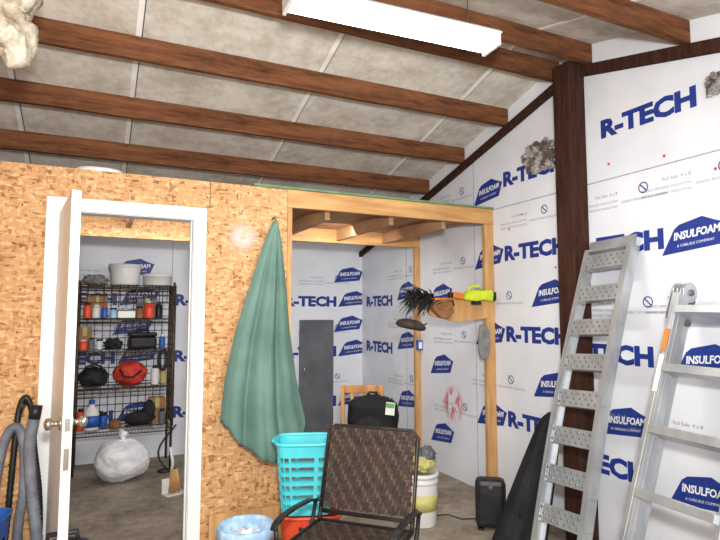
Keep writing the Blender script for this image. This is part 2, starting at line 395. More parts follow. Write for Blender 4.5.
for i, x in enumerate([-1.9, -1.2, -.5, .2, .9, 1.55, 2.1, 2.6]):
    struct(MB().bb(x, x + .04, YP + .095, YK - .001, 2.22, 2.329).build('trim_%d' % n, m_deck, bev=.003)); n += 1
struct(MB().bb(XL, ox, YK, YK + .03, 2.14, 2.345).build('trim_%d' % n, m_osb2)); n += 1
struct(MB().bb(ox + .001, px1, YK, YK + .04, 2.2, 2.345).build('trim_%d' % n, m_woodx, bev=.003)); n += 1
struct(MB().bb(px1 - .06, px1, YK, YK + .04, 0, 2.198).build('trim_%d' % n, m_wood, bev=.003)); n += 1

# ---------------- door
door = bpy.data.objects.new('door_1', None); C.objects.link(door); door.location = (ix0, YP, 0); door['kind'] = 'structure'
door['label'] = 'white door standing open towards the room in a white casing'
w = ix1 - ix0
g = MB()
g.bb(-CW, .01, -.032, -.0125, 0, iz + CW).bb(w - .01, w + CW, -.032, -.0125, 0, iz + CW).bb(.01, w - .01, -.032, -.0125, iz - .01, iz + CW)
g.bb(.001, .014, -.012, .1, 0, iz - .001).bb(w - .014, w - .001, -.012, .1, 0, iz - .001).bb(.014, w - .014, -.012, .1, iz - .014, iz - .001)
g.bb(.014, .024, .03, .07, 0, iz - .014).bb(w - .024, w - .014, .03, .07, 0, iz - .014)
g.build('door_frame', m_door, door, bev=.003)
hp = V((.022, -.04, 0)); fe = pd(76, 2.1, 2.78); fe = V((fe.x - ix0, fe.y - YP, 0))
dvec = (fe - hp); dvec.z = 0; dvec = dvec.normalized() * (w - .05); fe = hp + dvec
side = V((-dvec.y, dvec.x, 0)).normalized()
zt = iz - .03
g = MB()
ctr = (hp + fe) / 2 + V((0, 0, (zt + .012) / 2))
g.hexa(ctr, dvec / 2, side * .022, V((0, 0, (zt - .012) / 2)))
leaf = g.build('door_leaf', m_door, door, bev=.003)
dn = dvec.normalized(); kp = fe - dn * .07
for sgn in (-1, 1):
    g = MB(); sv = side * sgn
    pts = [kp + sv * a + V((0, 0, .98)) for a in (.022, .03, .031, .055, .062, .075, .088, .095)]
    g.tube(pts, [.032, .032, .014, .014, .024, .03, .026, .01], 16); g.build('door_knob', m_chrome, leaf)
g = MB(); g.hexa(fe + dn * .0008 + V((0, 0, .98)), dn * .001, side * .012, V((0, 0, .03)))
g.build('latch_plate', m_chrome, leaf)
g = MB(); g.hexa(fe + dn * .0008 + V((0, 0, .82)), dn * .001, side * .012, V((0, 0, .05)))
g.build('latch_plate', m_chrome, leaf)
for z in (.25, 1.05, 1.85):
    MB().tube([hp + V((.005, 0, z)), hp + V((.005, 0, z + .09))], .007, 8).build('hinge', m_chrome, door)

# ---------------- fluorescent lamp
t = thing('fluorescent_lamp', 'white fluorescent strip lamp glowing under the roof beams', 'lamp', (1.34, 2.40, 2.975))
t.rotation_euler = (R(0), 0, R(-3))
MB().prism([(-.095, .03), (-.06, .06), (.06, .06), (.095, .03), (.055, .022), (-.055, .022)], (-.58, 0, 0), (0, 1, 0), (0, 0, 1), (1.16, 0, 0)).build('housing', m_white, t, bev=.003)
g = MB(); g.prism([(-.075, .02), (.075, .02), (.066, -.02), (.03, -.036), (-.03, -.036), (-.066, -.02)], (-.56, 0, 0), (0, 1, 0), (0, 0, 1), (1.12, 0, 0)); g.build('diffuser', m_lens, t, bev=.004)
for s in (-1, 1): MB().box((s * .571, 0, .003), (.02, .155, .078)).build('end_cap', m_white, t, bev=.006)
for s in (-.42, .42):
    MB().tube([(s, 0, .06), (s, .0, zroof(2.40) - 2.975 - .01)], .0025, 6).build('hanger_rod', m_wire, t)
MB().tube([(-.54 + .03 * i, .08 + .02 * math.sin(i * .8), .06 + .16 * (i / 9) ** .7) for i in range(10)], .006, 6).build('power_cord', m_black, t)

# ---------------- plastic wrap in top-left
p = pd(8, 2.6, 2.3); zt = zroof(p.y) - 0.003
NPT = 60
pts = [V((p.x + .03 * math.sin(i * .33), p.y + .02 * math.cos(i * .25), 2.52 + (zt - 2.52) * i / (NPT - 1))) for i in range(NPT)]
rr = [.075 * (1 - math.exp(-i / 3)) * (1 + .28 * noise.noise(V((i * .3, 2, 5)))) + .008 for i in range(NPT)]
o = MB().tube([q - pts[0] for q in pts], rr, 40, fn=lambda i, a: 1 + .2 * math.sin(3 * a + i * .25) + .4 * (abs(noise.noise(V((math.cos(a) * 2.5, math.sin(a) * 2.5, i * .22)))) - .2) + .18 * noise.noise(V((math.cos(a) * 6, math.sin(a) * 6, i * .5)))).build('plastic_wrap', m_wrap, loc=pts[0])
tag(o, 'crumpled yellowed plastic wrapping hanging from the roof in the top left corner', 'plastic wrap')

# ---------------- foil patches
for (px, py, w_, h_, lab) in [(539, 157, .36, .27, 'flat crumpled grey foil patch stuck on the foam wall left of the post'), (716, 84, .12, .14, 'small crumpled foil scrap stuck high on the foam wall at the right edge')]:
    q = on_x(px, py, XR - .012); rnd = random.Random(px); K = 48; RN = 14; vs = []
    for i in range(RN):
        for k in range(K):
            a = 2 * math.pi * k / K; ca, sa = math.cos(a), math.sin(a)
            sq = 1 / max(abs(ca), abs(sa)) ** .7
            rim = (.9 + .28 * noise.noise(V((ca * 2.6, sa * 2.6, px))) + .03 * rnd.uniform(-1, 1)) * sq
            f = i / (RN - 1)
            hgt = (.004 + .04 * abs(noise.noise(V((f * 5 * ca, f * 5 * sa, 3))))) + .004 * rnd.random() if i < RN - 1 else .006 * rnd.random()
            vs.append(V((-hgt, ca * w_ / 2 * f * rim, sa * h_ / 2 * f * rim)))
    fs = [(i * K + k, i * K + (k + 1) % K, (i + 1) * K + (k + 1) % K, (i + 1) * K + k) for i in range(RN - 1) for k in range(K)]
    o = MB().mesh(vs, fs, False).build('foil_patch', m_foil, loc=q, solid=.003); tag(o, lab, 'foil')

# ---------------- canvas cover
q = on_y(275, 222, YP - .085)
NA, NR = 170, 60; vs = []
for i in range(NR):
    f = i / (NR - 1)
    hw = .012 + .232 * f ** .78 + .044 * f; cx = -.115 * min(1, f * 1.25) + .045 * max(0, f - .55) / .45
    for k in range(NA):
        a = 2 * math.pi * k / NA
        front = max(0, -math.sin(a))
        rid = (abs(math.sin(3.5 * a + .7 + f * .35)) - .5) * .85 + (abs(math.sin(6 * a - .4 * f + .5)) - .5) * .25
        nz_ = noise.noise(V((math.cos(a) * 3, math.sin(a) * 3, f * 2))) * .25
        rp = 1 + (rid + nz_) * min(1, f * 4) * (.2 + .8 * front)
        zend = -1.33 - .26 * max(0, math.cos(a + 1.35)) ** 1.6 + .02 * noise.noise(V((math.cos(a) * 4, math.sin(a) * 4, 9)))
        x = cx + hw * math.cos(a) * (.96 + .04 * rp); y = -(.01 + .03 * f) + (.026 + .08 * f) * math.sin(a) * rp
        vs.append(V((x, min(y, .062), f * zend)))
fs = [(i * NA + k, i * NA + (k + 1) % NA, (i + 1) * NA + (k + 1) % NA, (i + 1) * NA + k) for i in range(NR - 1) for k in range(NA)] + [tuple(range(NA))]
t = thing('canvas_cover', 'grey green canvas cover hanging in folds on the chipboard wall beside the opening', 'canvas cover', q)
MB().mesh(vs, fs, True).build('canvas', m_teal, t, solid=.003)
MB().tube([(0, .07, .03), (0, .0, .035), (0, -.02, .02), (0, -.01, 0)], .006, 8).build('hanging_loop', m_teal, t)

# ---------------- ladders
def frame(foot, top, wdir):
    L = (top - foot); ln = L.length; L = L / ln; wv = V(wdir); wv = (wv - L * wv.dot(L)).normalized(); N = wv.cross(L)
    if N.x > 0: N = -N
    return ln, (lambda a, b, c=0: wv * a + L * b + N * c), wv, L, N
top = on_x(611, 250, XR - .07); foot = V((2.33, 2.45, 0.0))
ln, P, wv, L, N = frame(foot, top, (0, -1, 0))
t = thing('loading_ramp', 'aluminium ramp with perforated treads leaning on the wall in front of the dark post', 'ramp', foot)
hw = .175; NS = 12
bow = lambda s: .035 * math.sin(math.pi * s / ln)
for sgn in (-1, 1):
    g = MB()
    for i in range(NS):
        a, b = ln * i / NS, ln * (i + 1) / NS
        g.bar(P(sgn * hw, a, bow(a)), P(sgn * hw, b + .004, bow(b)), .012, .075, wv)
        for z_ in (-.034, .034): g.bar(P(sgn * (hw - .014), a, bow(a) + z_), P(sgn * (hw - .014), b + .004, bow(b) + z_), .03, .006, wv)
    g.build('side_rail', m_alu, t)
NT = 9
for i in range(NT):
    s = .14 + (ln - .22) * i / (NT - 1)
    g = MB(); g.m(0).bar(P(-hw + .008, s, bow(s) + .02), P(hw - .008, s, bow(s) + .02), .1, .014, L)
    g.bar(P(-hw + .008, s - .048, bow(s) + .005), P(hw - .008, s - .048, bow(s) + .005), .006, .04, L)
    for r_ in (-.028, 0, .028):
        for c_ in range(7):
            x = -hw + .035 + c_ * .045 + (.02 if r_ == 0 else 0)
            if x > hw - .025: continue
            g.m(1).tube([P(x, s + r_, bow(s) + .0265), P(x, s + r_, bow(s) + .0295)], .0085, 6)
    g.build('tread', [m_alu, m_dot], t)
g = MB(); g.bar(P(-hw, ln, 0), P(hw, ln, 0), .02, .08, L); g.hexa(P(0, ln + .04, .0), wv * hw, L * .04, N * .004)
g.build('top_lip', m_alu, t)

top = on_x(686, 296, XR - .1); foot = V((2.36, 2.06, 0.0))
ln, P, wv, L, N = frame(foot, top, (0, -1, 0))
t = thing('folding_ladder', 'aluminium folding ladder with wide rungs and hinged top at the right edge', 'ladder', foot)
W = .52
for li, (nn, a0) in enumerate(((.0, 0), (.095, .03))):
    for x in (0, W):
        xx = x + (0.042 if x == 0 else -.042) * li
        g = MB(); g.bar(P(xx, a0, nn), P(xx, ln - .03, nn), .042, .085, wv)
        g.bar(P(xx + (.022 if x == 0 else -.022), a0 + .02, nn), P(xx + (.022 if x == 0 else -.022), ln - .1, nn), .004, .03, wv)
        g.bar(P(xx, a0 + .02, nn + .0425), P(xx, ln - .1, nn + .0425), .008, .006, wv)
        o = g.build('side_rail', m_alu, t, bev=.007)
        MB().box(P(xx, a0 - .0, nn) + V((0, 0, .012)), (.085, .05, .045)).build('rubber_foot', m_black, o, bev=.006)
    for i in range(6):
        s = .30 + i * .32
        if s > ln - .06 or (li == 0 and i % 2): continue
        g = MB(); g.bar(P(.02 + .042 * li, s, nn + .01), P(W - .02 - .042 * li, s, nn + .01), .042, .1, L)
        for q_ in (-.036, -.012, .012, .036): g.bar(P(.03 + .042 * li, s + .023, nn + q_ + .01), P(W - .03 - .042 * li, s + .023, nn + q_ + .01), .004, .007, L)
        g.build('rung', m_alu, t, bev=.005)
for x in (0.02, W - .02):
    g = MB()
    for dx in (-.03, -.01, .01, .03): g.tube([P(x + dx - .006, ln, .045), P(x + dx + .006, ln, .045)], .056 if abs(dx) > .02 else .05, 26)
    o = g.build('hinge', m_alu, t, bev=.002)
    MB().tube([P(x - .046, ln, .045), P(x + .046, ln, .045)], .018, 16).build('hinge_pin', m_alud, o)
    MB().bar(P(x, ln - .02, .0), P(x, ln - .17, .0), .05, .05, wv).build('hinge_arm', m_alud, o, bev=.004)
    MB().bar(P(x, ln - .02, .09), P(x, ln - .17, .095), .05, .05, wv).build('hinge_arm', m_alud, o, bev=.004)
    MB().bar(P(x - .05, ln - .0, .045), P(x - .05, ln - .06, .045), .012, .02, wv).build('release_lever', m_red, o, bev=.003)
MB().hexa(P(.01, ln - .22, .0437 + .003), wv * .012, L * .03, N * .0008).build('warning_label', m_orange, t)
MB().hexa(P(.042, ln - .30, .142), wv * .014, L * .06, N * .0008).build('warning_label', m_orange, t)
MB().hexa(P(.042, ln - .48, .142), wv * .014, L * .1, N * .0008).build('instruction_label', m_white, t)
MB().hexa(P(-.0215, ln - .35, .0), wv * .001, L * .07, N * .024).build('caution_label', m_white, t)

# ---------------- wire shelving
x0, x1 = on_y(77, 350, 5.95).x, on_y(173, 350, 5.95).x
wd = x1 - x0; dp = .38
t = thing('wire_shelving', 'bronze wire shelving unit of five shelves behind the open door', 'shelving unit', (x0, 5.95, 0))
SZ = [.40, .80, 1.16, 1.47, 1.80]
for (a, b) in ((0, 0), (wd, 0), (0, dp), (wd, dp)):
    MB().tube([(a, b, 0), (a, b, 1.83)], .012, 8).build('upright', m_wire, t)
for z in SZ:
    g = MB()
    for zz in (0, -.035):
        for (p_, q_) in (((0, 0), (wd, 0)), ((0, dp), (wd, dp)), ((0, 0), (0, dp)), ((wd, 0), (wd, dp))):
            g.tube([(p_[0], p_[1], z + zz - .01), (q_[0], q_[1], z + zz - .01)], .005, 6)
    k = int(wd / .03)
    for i in range(1, k): g.bar((wd * i / k, 0, z - .004), (wd * i / k, dp, z - .004), .003, .003)
    for i in range(0, k): g.bar((wd * i / k, 0, z - .045), (wd * (i + .5) / k, 0, z - .01), .004, .004, (0, 1, 0))
    g.build('wire_shelf', m_wire, t)
RW = .005
g = MB()
for i in range(13): g.tube([(wd * i / 12, dp + .02, .4), (wd * i / 12, dp + .02, 1.8)], RW, 4)
for i in range(19): g.tube([(0, dp + .02, .44 + i * .075), (wd, dp + .02, .44 + i * .075)], RW, 4)
g.build('back_grid', m_wire, t)
for nm, xx in (('side_grid', wd + .016), ('side_grid', -.016)):
    g = MB()
    for i in range(6): g.tube([(xx, dp * i / 5, .4), (xx, dp * i / 5, 1.8)], RW, 4)
    for i in range(19): g.tube([(xx, 0, .44 + i * .075), (xx, dp, .44 + i * .075)], RW, 4)
    g.build(nm, m_wire, t)
g = MB()
for i in range(13): g.tube([(wd * i / 12, -.016, 1.62), (wd * i / 12, -.016, 1.8)], RW, 4)
for i in range(3): g.tube([(0, -.016, 1.62 + i * .07), (wd, -.016, 1.62 + i * .07)], RW, 4)
g.build('front_rail_grid', m_wire, t)
def sx(px): return on_y(px, 350, 6.08).x
EP = .001
def bucket(name, lab, cat, loc, r, h, mt, lid=None, grp=None, band=None, handle=True):
    t = thing(name, lab, cat, loc, 0, grp)
    MB().lathe([(r * .86, 0), (r * .9, .004), (r * .97, h * .8), (r * .97, h * .82), (r * 1.03, h * .83), (r * 1.03, h * .86), (r, h * .88), (r * 1.02, h), (r * .96, h), (r * .9, h * .5), (r * .82, .02)], 32).build('body', mt, t)
    if lid: MB().lathe([(r * 1.05, h - .025), (r * 1.05, h + .006), (r * .9, h + .006), (r * .88, h + .001), (.001, h + .001)], 32).build('lid', lid, t)
    if band: MB().lathe([(r * .925, h * .3), (r * .935, h * .3), (r * .975, h * .62), (r * .965, h * .62)], 32).build('label_band', band, t)
    if handle: MB().tube([(r * 1.03 * math.cos(a), -r * .75 * math.sin(a), h * .84 - r * .55 * math.sin(a)) for a in [math.pi * i / 14 for i in range(15)]], .003, 6).build('handle', m_wire, t)
    return t
bucket('plastic_bucket', 'white lidded bucket on the top shelf of the wire shelving', 'bucket', (sx(123), 6.13, SZ[4] + EP), .15, .2, m_white, m_white)
o = MB().lathe([(.12, 0), (.135, .01), (.14, .09), (.145, .09), (.145, .115), (.12, .12), (.001, .12)], 28).build('storage_tub', m_white, loc=(sx(156), 6.13, SZ[4] + EP)); tag(o, 'shallow white round tub beside the bucket on the top shelf', 'tub')
o = MB().blob((0, 0, .045), (.2, .18, .1), 41, .3, 3, 4, ridge=.2).build('folded_cloth', m_felt, loc=(sx(93), 6.13, SZ[4] + EP)); tag(o, 'grey crumpled cloth at the left end of the top shelf', 'cloth')
def can(px, y, z, r, h, mt, lab, top=m_white):
    t = thing('spray_can', lab, 'can', (sx(px), y, z + EP), 0, 'small cans on the wire shelving')
    MB().lathe([(r * .95, 0), (r, .005), (r, h * .8), (r * .7, h * .86), (.001, h * .86)], 16).build('body', mt, t)
    MB().lathe([(r * .68, h * .861), (r * .68, h), (.001, h)], 12).build('cap', top, t)
can(86, 6.02, SZ[3], .035, .15, m_red, 'short red can at the left end of the second shelf from the top', m_black)
can(95, 6.08, SZ[3], .04, .13, m_white, 'white can with white cap on the second shelf from the top')
can(103, 6.02, SZ[3], .03, .12, m_bluep, 'blue can with red cap on the second shelf from the top', m_red)
can(148, 6.08, SZ[3], .05, .17, m_red, 'red can with white cap at the right of the second shelf from the top')
can(158, 6.12, SZ[3], .032, .16, m_black, 'black can at the right end of the second shelf from the top', m_greyb)
can(83, 6.08, SZ[2], .04, .10, m_red, 'squat red can at the left of the middle shelf')
can(91, 6.1, SZ[2], .03, .12, m_greyb, 'grey can with black cap on the middle shelf', m_black)
can(162, 6.1, SZ[2], .03, .14, m_bluep, 'blue can at the right end of the middle shelf beside the tool case')
can(164, 6.1, SZ[0], .035, .15, m_greyb, 'grey can at the right end of the lowest shelf', m_black)
can(83, 6.1, SZ[0], .035, .2, m_red, 'red can beside the cleaner bottle on the lowest shelf', m_black)
can(156, 6.1, SZ[1], .04, .19, m_white, 'tall white can right of the red bag on the fourth shelf', m_black)
can(165, 6.16, SZ[1], .032, .15, m_yel, 'olive can at the right end of the fourth shelf', m_black)
def jar(px, y, z, r, h, c, lab):
    t = thing('glass_jar', lab, 'jar', (sx(px), y, z + EP), 0, 'jars on the wire shelving')
    MB().lathe([(r * .95, 0), (r, .005), (r, h * .75), (r * .8, h * .84), (.001, h * .84)], 16).build('body', c, t)
    MB().lathe([(r * .86, h * .841), (r * .86, h), (.001, h)], 16).build('lid', m_black, t)
jar(112, 6.04, SZ[3], .035, .1, m_pale, 'pale jar with black lid near the middle of the second shelf from the top')
jar(99.5, 6.16, SZ[2], .035, .1, m_bag, 'white jar with black lid on the middle shelf beside the rag')
jar(138, 6.04, SZ[3], .035, .12, m_leather, 'brown jar with black lid beside the red can')
jar(106, 6.14, SZ[0], .035, .14, m_bluep, 'blue jar with black lid beside the cleaner bottle')
def carton(px, y, z, dx, dy, h, mt, lab, rz=0):
    t = thing('cardboard_box', lab, 'box', (sx(px), y, z + EP), rz)
    MB().bb(-dx / 2, dx / 2, -dy / 2, dy / 2, 0, h).build('body', mt, t, bev=.003)
    MB().bb(-.02, .02, -dy / 2 - .001, dy / 2 + .001, h * .6, h + .001).build('tape', m_yel, t)
carton(95, 6.24, SZ[3], .2, .1, .22, m_card, 'tall brown cardboard box behind the cans on the second shelf from the top')
carton(147, 6.25, SZ[3], .2, .1, .2, m_greyb, 'grey cardboard box behind the red can on the second shelf from the top')
carton(84, 6.24, SZ[2], .13, .12, .22, m_card, 'brown cardboard box at the back left of the middle shelf')
carton(160, 6.25, SZ[0], .16, .12, .25, m_card, 'brown cardboard box at the back right of the lowest shelf')
o = MB().blob((0, 0, .045), (.2, .14, .1), 61, .35, 3, 4, ridge=.2).build('crumpled_bag', m_bag, loc=(sx(122), 6.24, SZ[3] + EP)); tag(o, 'white crumpled bag at the back of the second shelf from the top', 'bag')
o = MB().blob((0, 0, .04), (.11, .11, .09), 71, .2, 3, 4, ridge=.2).build('work_glove', m_leather, loc=(sx(117), 6.03, SZ[0] + EP)); tag(o, 'tan crumpled work glove beside the boot on the lowest shelf', 'glove')
t = thing('storage_box', 'small white box between the cans on the upper shelf', 'box', (sx(125), 6.04, SZ[3] + EP))
MB().bb(-.08, .08, -.05, .05, 0, .07).build('body', m_white, t, bev=.006); MB().bb(-.084, .084, -.054, .054, .071, .083).build('lid', m_greyb, t, bev=.004)
o = MB().blob((0, 0, .05), (.15, .17, .1), 21, .4, 3, 4, ridge=.2).build('rag', m_blackf, loc=(sx(113), 6.08, SZ[2] + EP)); tag(o, 'crumpled dark rag left of the tool case on the middle shelf', 'rag')
t = thing('tool_case', 'black moulded tool case on the middle wire shelf', 'case', (sx(142), 6.1, SZ[2] + EP), R(8))
MB().bb(-.13, .13, -.09, .09, 0, .12).build('body', m_black, t, bev=.03)
MB().bb(-.132, .132, -.092, .092, .122, .165).build('lid', m_black, t, bev=.02)
MB().tube([(-.06, 0, .165), (-.055, 0, .2), (.055, 0, .2), (.06, 0, .165)], .009, 8).build('handle', m_black, t)
t = thing('rope_coil', 'dark cable coil hanging over the right front of the middle shelf', 'cable', (sx(160), 5.92, SZ[2]))
for k in range(3):
    MB().tube([(.035 * math.sin(a) + .012 * k, -.006 * k, -.1 + .1 * math.cos(a)) for a in [2 * math.pi * i / 24 for i in range(25)]], .006, 6).build('loop', m_black, t)
t = thing('duffel_bag', 'black duffel bag lying on the fourth wire shelf beside the red bag', 'bag', (sx(94.5), 6.13, SZ[1] + EP))
MB().blob((0, 0, .095), (.27, .26, .2), 2, .12, 2, 4, ridge=.06).build('body', m_blackf, t)
MB().tube([(-.09, -.1, .14), (-.07, -.12, .2), (0, -.12, .23), (.07, -.12, .2), (.09, -.1, .14)], .01, 6).build('handle', m_blackf, t)
t = thing('tote_bag', 'bright red bag with black strap on the fourth wire shelf', 'bag', (sx(131), 6.11, SZ[1] + EP))
MB().blob((0, 0, .115), (.30, .22, .25), 5, .12, 2.2, 4, ridge=.12).build('body', m_rfab, t)
MB().tube([(-.1, -.08, .17), (-.06, -.12, .1), (.02, -.125, .09), (.1, -.09, .15)], .01, 6).build('strap', m_blackf, t)
t = thing('detergent_bottle', 'blue and white cleaner bottle on the lowest wire shelf', 'bottle', (sx(94), 6.04, SZ[0] + EP))
MB().lathe([(.06, 0), (.068, .01), (.068, .15), (.05, .2), (.024, .225), (.024, .25), (.001, .25)], 20, sy=.65).build('body', m_white, t)
MB().lathe([(.0685, .03), (.0695, .03), (.0695, .14), (.0685, .14)], 20, sy=.66).build('label', m_bluep, t)
MB().lathe([(.028, .2505), (.026, .285), (.001, .285)], 16).build('cap', m_bluep, t)
t = thing('work_boot', 'black boot lying on the lowest shelf right of the cleaner bottle', 'boot', (sx(141), 6.08, SZ[0] + EP))
MB().blob((0, 0, .075), (.28, .14, .15), 8, .15, 2, 3).blob((.09, 0, .15), (.12, .11, .2), 3, .1, 2, 3).build('upper', m_blackf, t); MB().bb(-.13, .13, -.045, .045, 0, .012).build('sole', m_dkbrown, t, bev=.004)
q = pd(121, 0, 5.1)
t = thing('trash_bag', 'full white plastic bag tied on the floor in front of the wire shelving', 'bag', (q.x, q.y, 0))
g = MB(); g.blob((0, 0, .18), (.48, .40, .38), 4, .07, 1.6, 5, ridge=.04); g.build('body', m_bag, t)
g = MB(); g.tube([(0, 0, .34), (.01, 0, .37), (.0, 0, .40), (.02, .01, .43)], [.07, .022, .03, .045], 20, fn=lambda i, a: 1 + .25 * math.sin(6 * a)); g.build('tied_neck', m_bag, t)
q = pd(172, 0, 4.75)
t = thing('dustpan', 'upright dustpan with pale handle on the floor inside the doorway', 'dustpan', (q.x, q.y, 0), R(20))
MB().prism([(-.09, 0), (.09, 0), (.07, .12), (-.07, .12)], (0, 0, .0), (1, 0, 0), (0, .35, .94), (0, .01, 0)).bb(-.09, .09, -.1, .0, 0, .006).build('pan', m_white, t, bev=.002)
MB().tube([(0, .03, .1), (0, .0, .25), (-.03, -.01, .38)], .013, 10).build('handle', m_white, t)
g = MB(); rnd = random.Random(5)
for k in range(60):
    a = rnd.uniform(-.05, .05); g.tube([(a * .6, -.03, .2), (a, -.05 + rnd.uniform(-.02, .02), .012)], [.003, .002], 4)
g.build('bristles', m_wood, t)
pts = [V((x1 - .04 + .09 * math.sin(i * .6), 5.80 + .06 * math.cos(i * .6), .009 + (.0 if i < 26 else (i - 26) * .06))) for i in range(34)]
o = MB().tube([p_ - pts[0] for p_ in pts], .009, 6).build('power_cable', m_black, loc=pts[0]); tag(o, 'black cable coiled on the floor beside the wire shelving', 'cable')

# ---------------- grey panel at back wall
a = on_y(300, 320, YB - .03); b = on_y(333, 322, YB - .03)
t = thing('wall_cabinet', 'tall dark grey metal panel against the back foam wall', 'panel', (a.x, YB - .002, 0))
MB().bb(0, b.x - a.x, -.05, 0, 0, a.z).build('body', m_greyb, t, bev=.004)
MB().bb(.03, b.x - a.x - .03, -.056, -.0505, .05, a.z - .04).build('door', m_greyb, t, bev=.003)
MB().tube([(.05, -.062, a.z * .55), (.05, -.062, a.z * .62)], .006, 8).build('handle', m_chrome, t)

# ---------------- oak chair + backpack
def rr_ring(hx, hy, n=64, p=5.0):
    out = []
    for k in range(n):
        a = 2 * math.pi * (k + .5) / n; c_, s_ = math.cos(a), math.sin(a)
        out.append((hx * math.copysign(abs(c_) ** (2 / p), c_), hy * math.copysign(abs(s_) ** (2 / p), s_)))
    return out
def rounded(mb, hx, hy, h, mt_n=48, seed=0, top=.6):
    vs = []; NR_ = 16
    for i in range(NR_ + 1):
        f = i / NR_; sc = (1 - max(0, (f - top) / (1 - top)) ** 2.5 * .75) * (1 - max(0, (.12 - f) / .12) ** 2 * .12)
        for (x, y) in rr_ring(hx, hy, mt_n, 3.2):
            k = sc * (1 + .07 * noise.noise(V((x * 7, y * 7, f * 4 + seed))) + .03 * noise.noise(V((x * 20, y * 20, f * 11 + seed))))
            vs.append(V((x * k, y * k, h * f)))
    fs = [(i * mt_n + k, i * mt_n + (k + 1) % mt_n, (i + 1) * mt_n + (k + 1) % mt_n, (i + 1) * mt_n + k) for i in range(NR_) for k in range(mt_n)] + [tuple(range(mt_n)), tuple(NR_ * mt_n + k for k in range(mt_n))]
    return mb.mesh(vs, fs, True)
q = pd(364, 0, 4.62)
t = thing('oak_chair', 'golden oak chair standing inside the framed opening', 'chair', (q.x, q.y, 0), R(-22))
for s in (-1, 1):
    MB().bar((s * .18, .19, 0), (s * .17, .25, .88), .035, .035, (1, 0, 0)).build('leg', m_oak, t, bev=.006)
    MB().bar((s * .19, -.19, 0), (s * .19, -.19, .43), .035, .035, (1, 0, 0)).build('leg', m_oak, t, bev=.006)
MB().bb(-.22, .22, -.22, .2, .431, .455).build('seat', m_oak, t, bev=.01)
MB().bar((-.185, .246, .85), (.185, .246, .85), .07, .024, (0, 0, 1)).build('top_rail', m_oak, t, bev=.008)
for x in (-.09, 0, .09): MB().bar((x, .205, .455), (x, .243, .816), .03, .012, (1, 0, 0)).build('back_slat', m_oak, t, bev=.003)
MB().bar((-.18, -.19, .2), (.18, -.19, .2), .025, .02).build('stretcher', m_oak, t, bev=.004)
q2 = V((q.x, q.y, 0)) + Matrix.Rotation(R(-22), 3, 'Z') @ V((.07, -.03, 0))
t = thing('backpack', 'black fabric backpack with white and green tag sitting on the oak chair', 'backpack', (q2.x, q2.y, .457), R(-30))
rounded(MB(), .21, .12, .38, seed=2, top=.75).build('body', m_blackg, t)
g = MB(); g.blob((-.02, -.125, .13), (.26, .09, .2), 2, .06, 2, 3).build('front_pocket', m_blackf, t)
MB().tube([(-.05, .02, .36), (-.03, .02, .4), (.03, .02, .4), (.05, .02, .36)], .009, 8).build('handle', m_blackf, t)
g = MB(); g.m(0).box((.15, -.128, .29), (.075, .004, .1), (R(-12), R(8), R(12))); g.m(1).box((.15, -.131, .315), (.073, .003, .035), (R(-12), R(8), R(12))); g.build('tag', [m_white, m_tagg], t)

# ---------------- basket over crate
q = pd(306, 0.33, 3.4)
bx, by = q.x, q.y
t = thing('storage_crate', 'orange red plastic crate under the turquoise laundry basket', 'crate', (bx + .03, by, 0), R(-20))
def holed(hx0, hy0, hx1, hy1, h, rows, n=64, colp=4):
    vs, fs = [], []
    for z, _ in rows:
        f = z / h
        for (x, y) in rr_ring(hx0 + (hx1 - hx0) * f, hy0 + (hy1 - hy0) * f, n): vs.append(V((x, y, z)))
    for i in range(len(rows) - 1):
        for k in range(n):
            if rows[i][1] and k % colp != 0: continue
            fs.append((i * n + k, i * n + (k + 1) % n, (i + 1) * n + (k + 1) % n, (i + 1) * n + k))
    fs.append(tuple(range(n)))
    return vs, fs
CH = .315
vs, fs = holed(.15, .12, .175, .145, CH, [(0, 0), (.08, 0), (.16, 0), (.24, 0), (CH, 0)])
MB().mesh(vs, fs).build('body', m_red, t, solid=.005)
g = MB(); ring = rr_ring(.18, .15)
g.tube([V((x, y, CH)) for x, y in ring] + [V((ring[0][0], ring[0][1], CH))], .01, 8, False); g.build('rim', m_red, t)
BH = .41
t = thing('laundry_basket', 'turquoise laundry basket with slotted sides beside the wicker chair', 'basket', (bx, by, .33), R(-20))
rows = [(0, 0)]; z = .03
for k in range(6):
    rows.append((z, 1)); rows.append((z + .034, 0)); z += .054
rows.append((BH, 0))
vs, fs = holed(.145, .12, .178, .15, BH, rows, 80, 4)
MB().mesh(vs, fs).build('body', m_turq, t, solid=.005)
g = MB(); ring = rr_ring(.183, .155); g.tube([V((x, y, BH)) for x, y in ring] + [V((ring[0][0], ring[0][1], BH))], .011, 8, False); g.build('rim', m_turq, t)
for s in (-1, 1):
    MB().tube([(s * .18, -.06, BH - .01), (s * .2, -.05, BH + .005), (s * .2, .05, BH + .005), (s * .18, .06, BH - .01)], .009, 8).build('handle', m_turq, t)

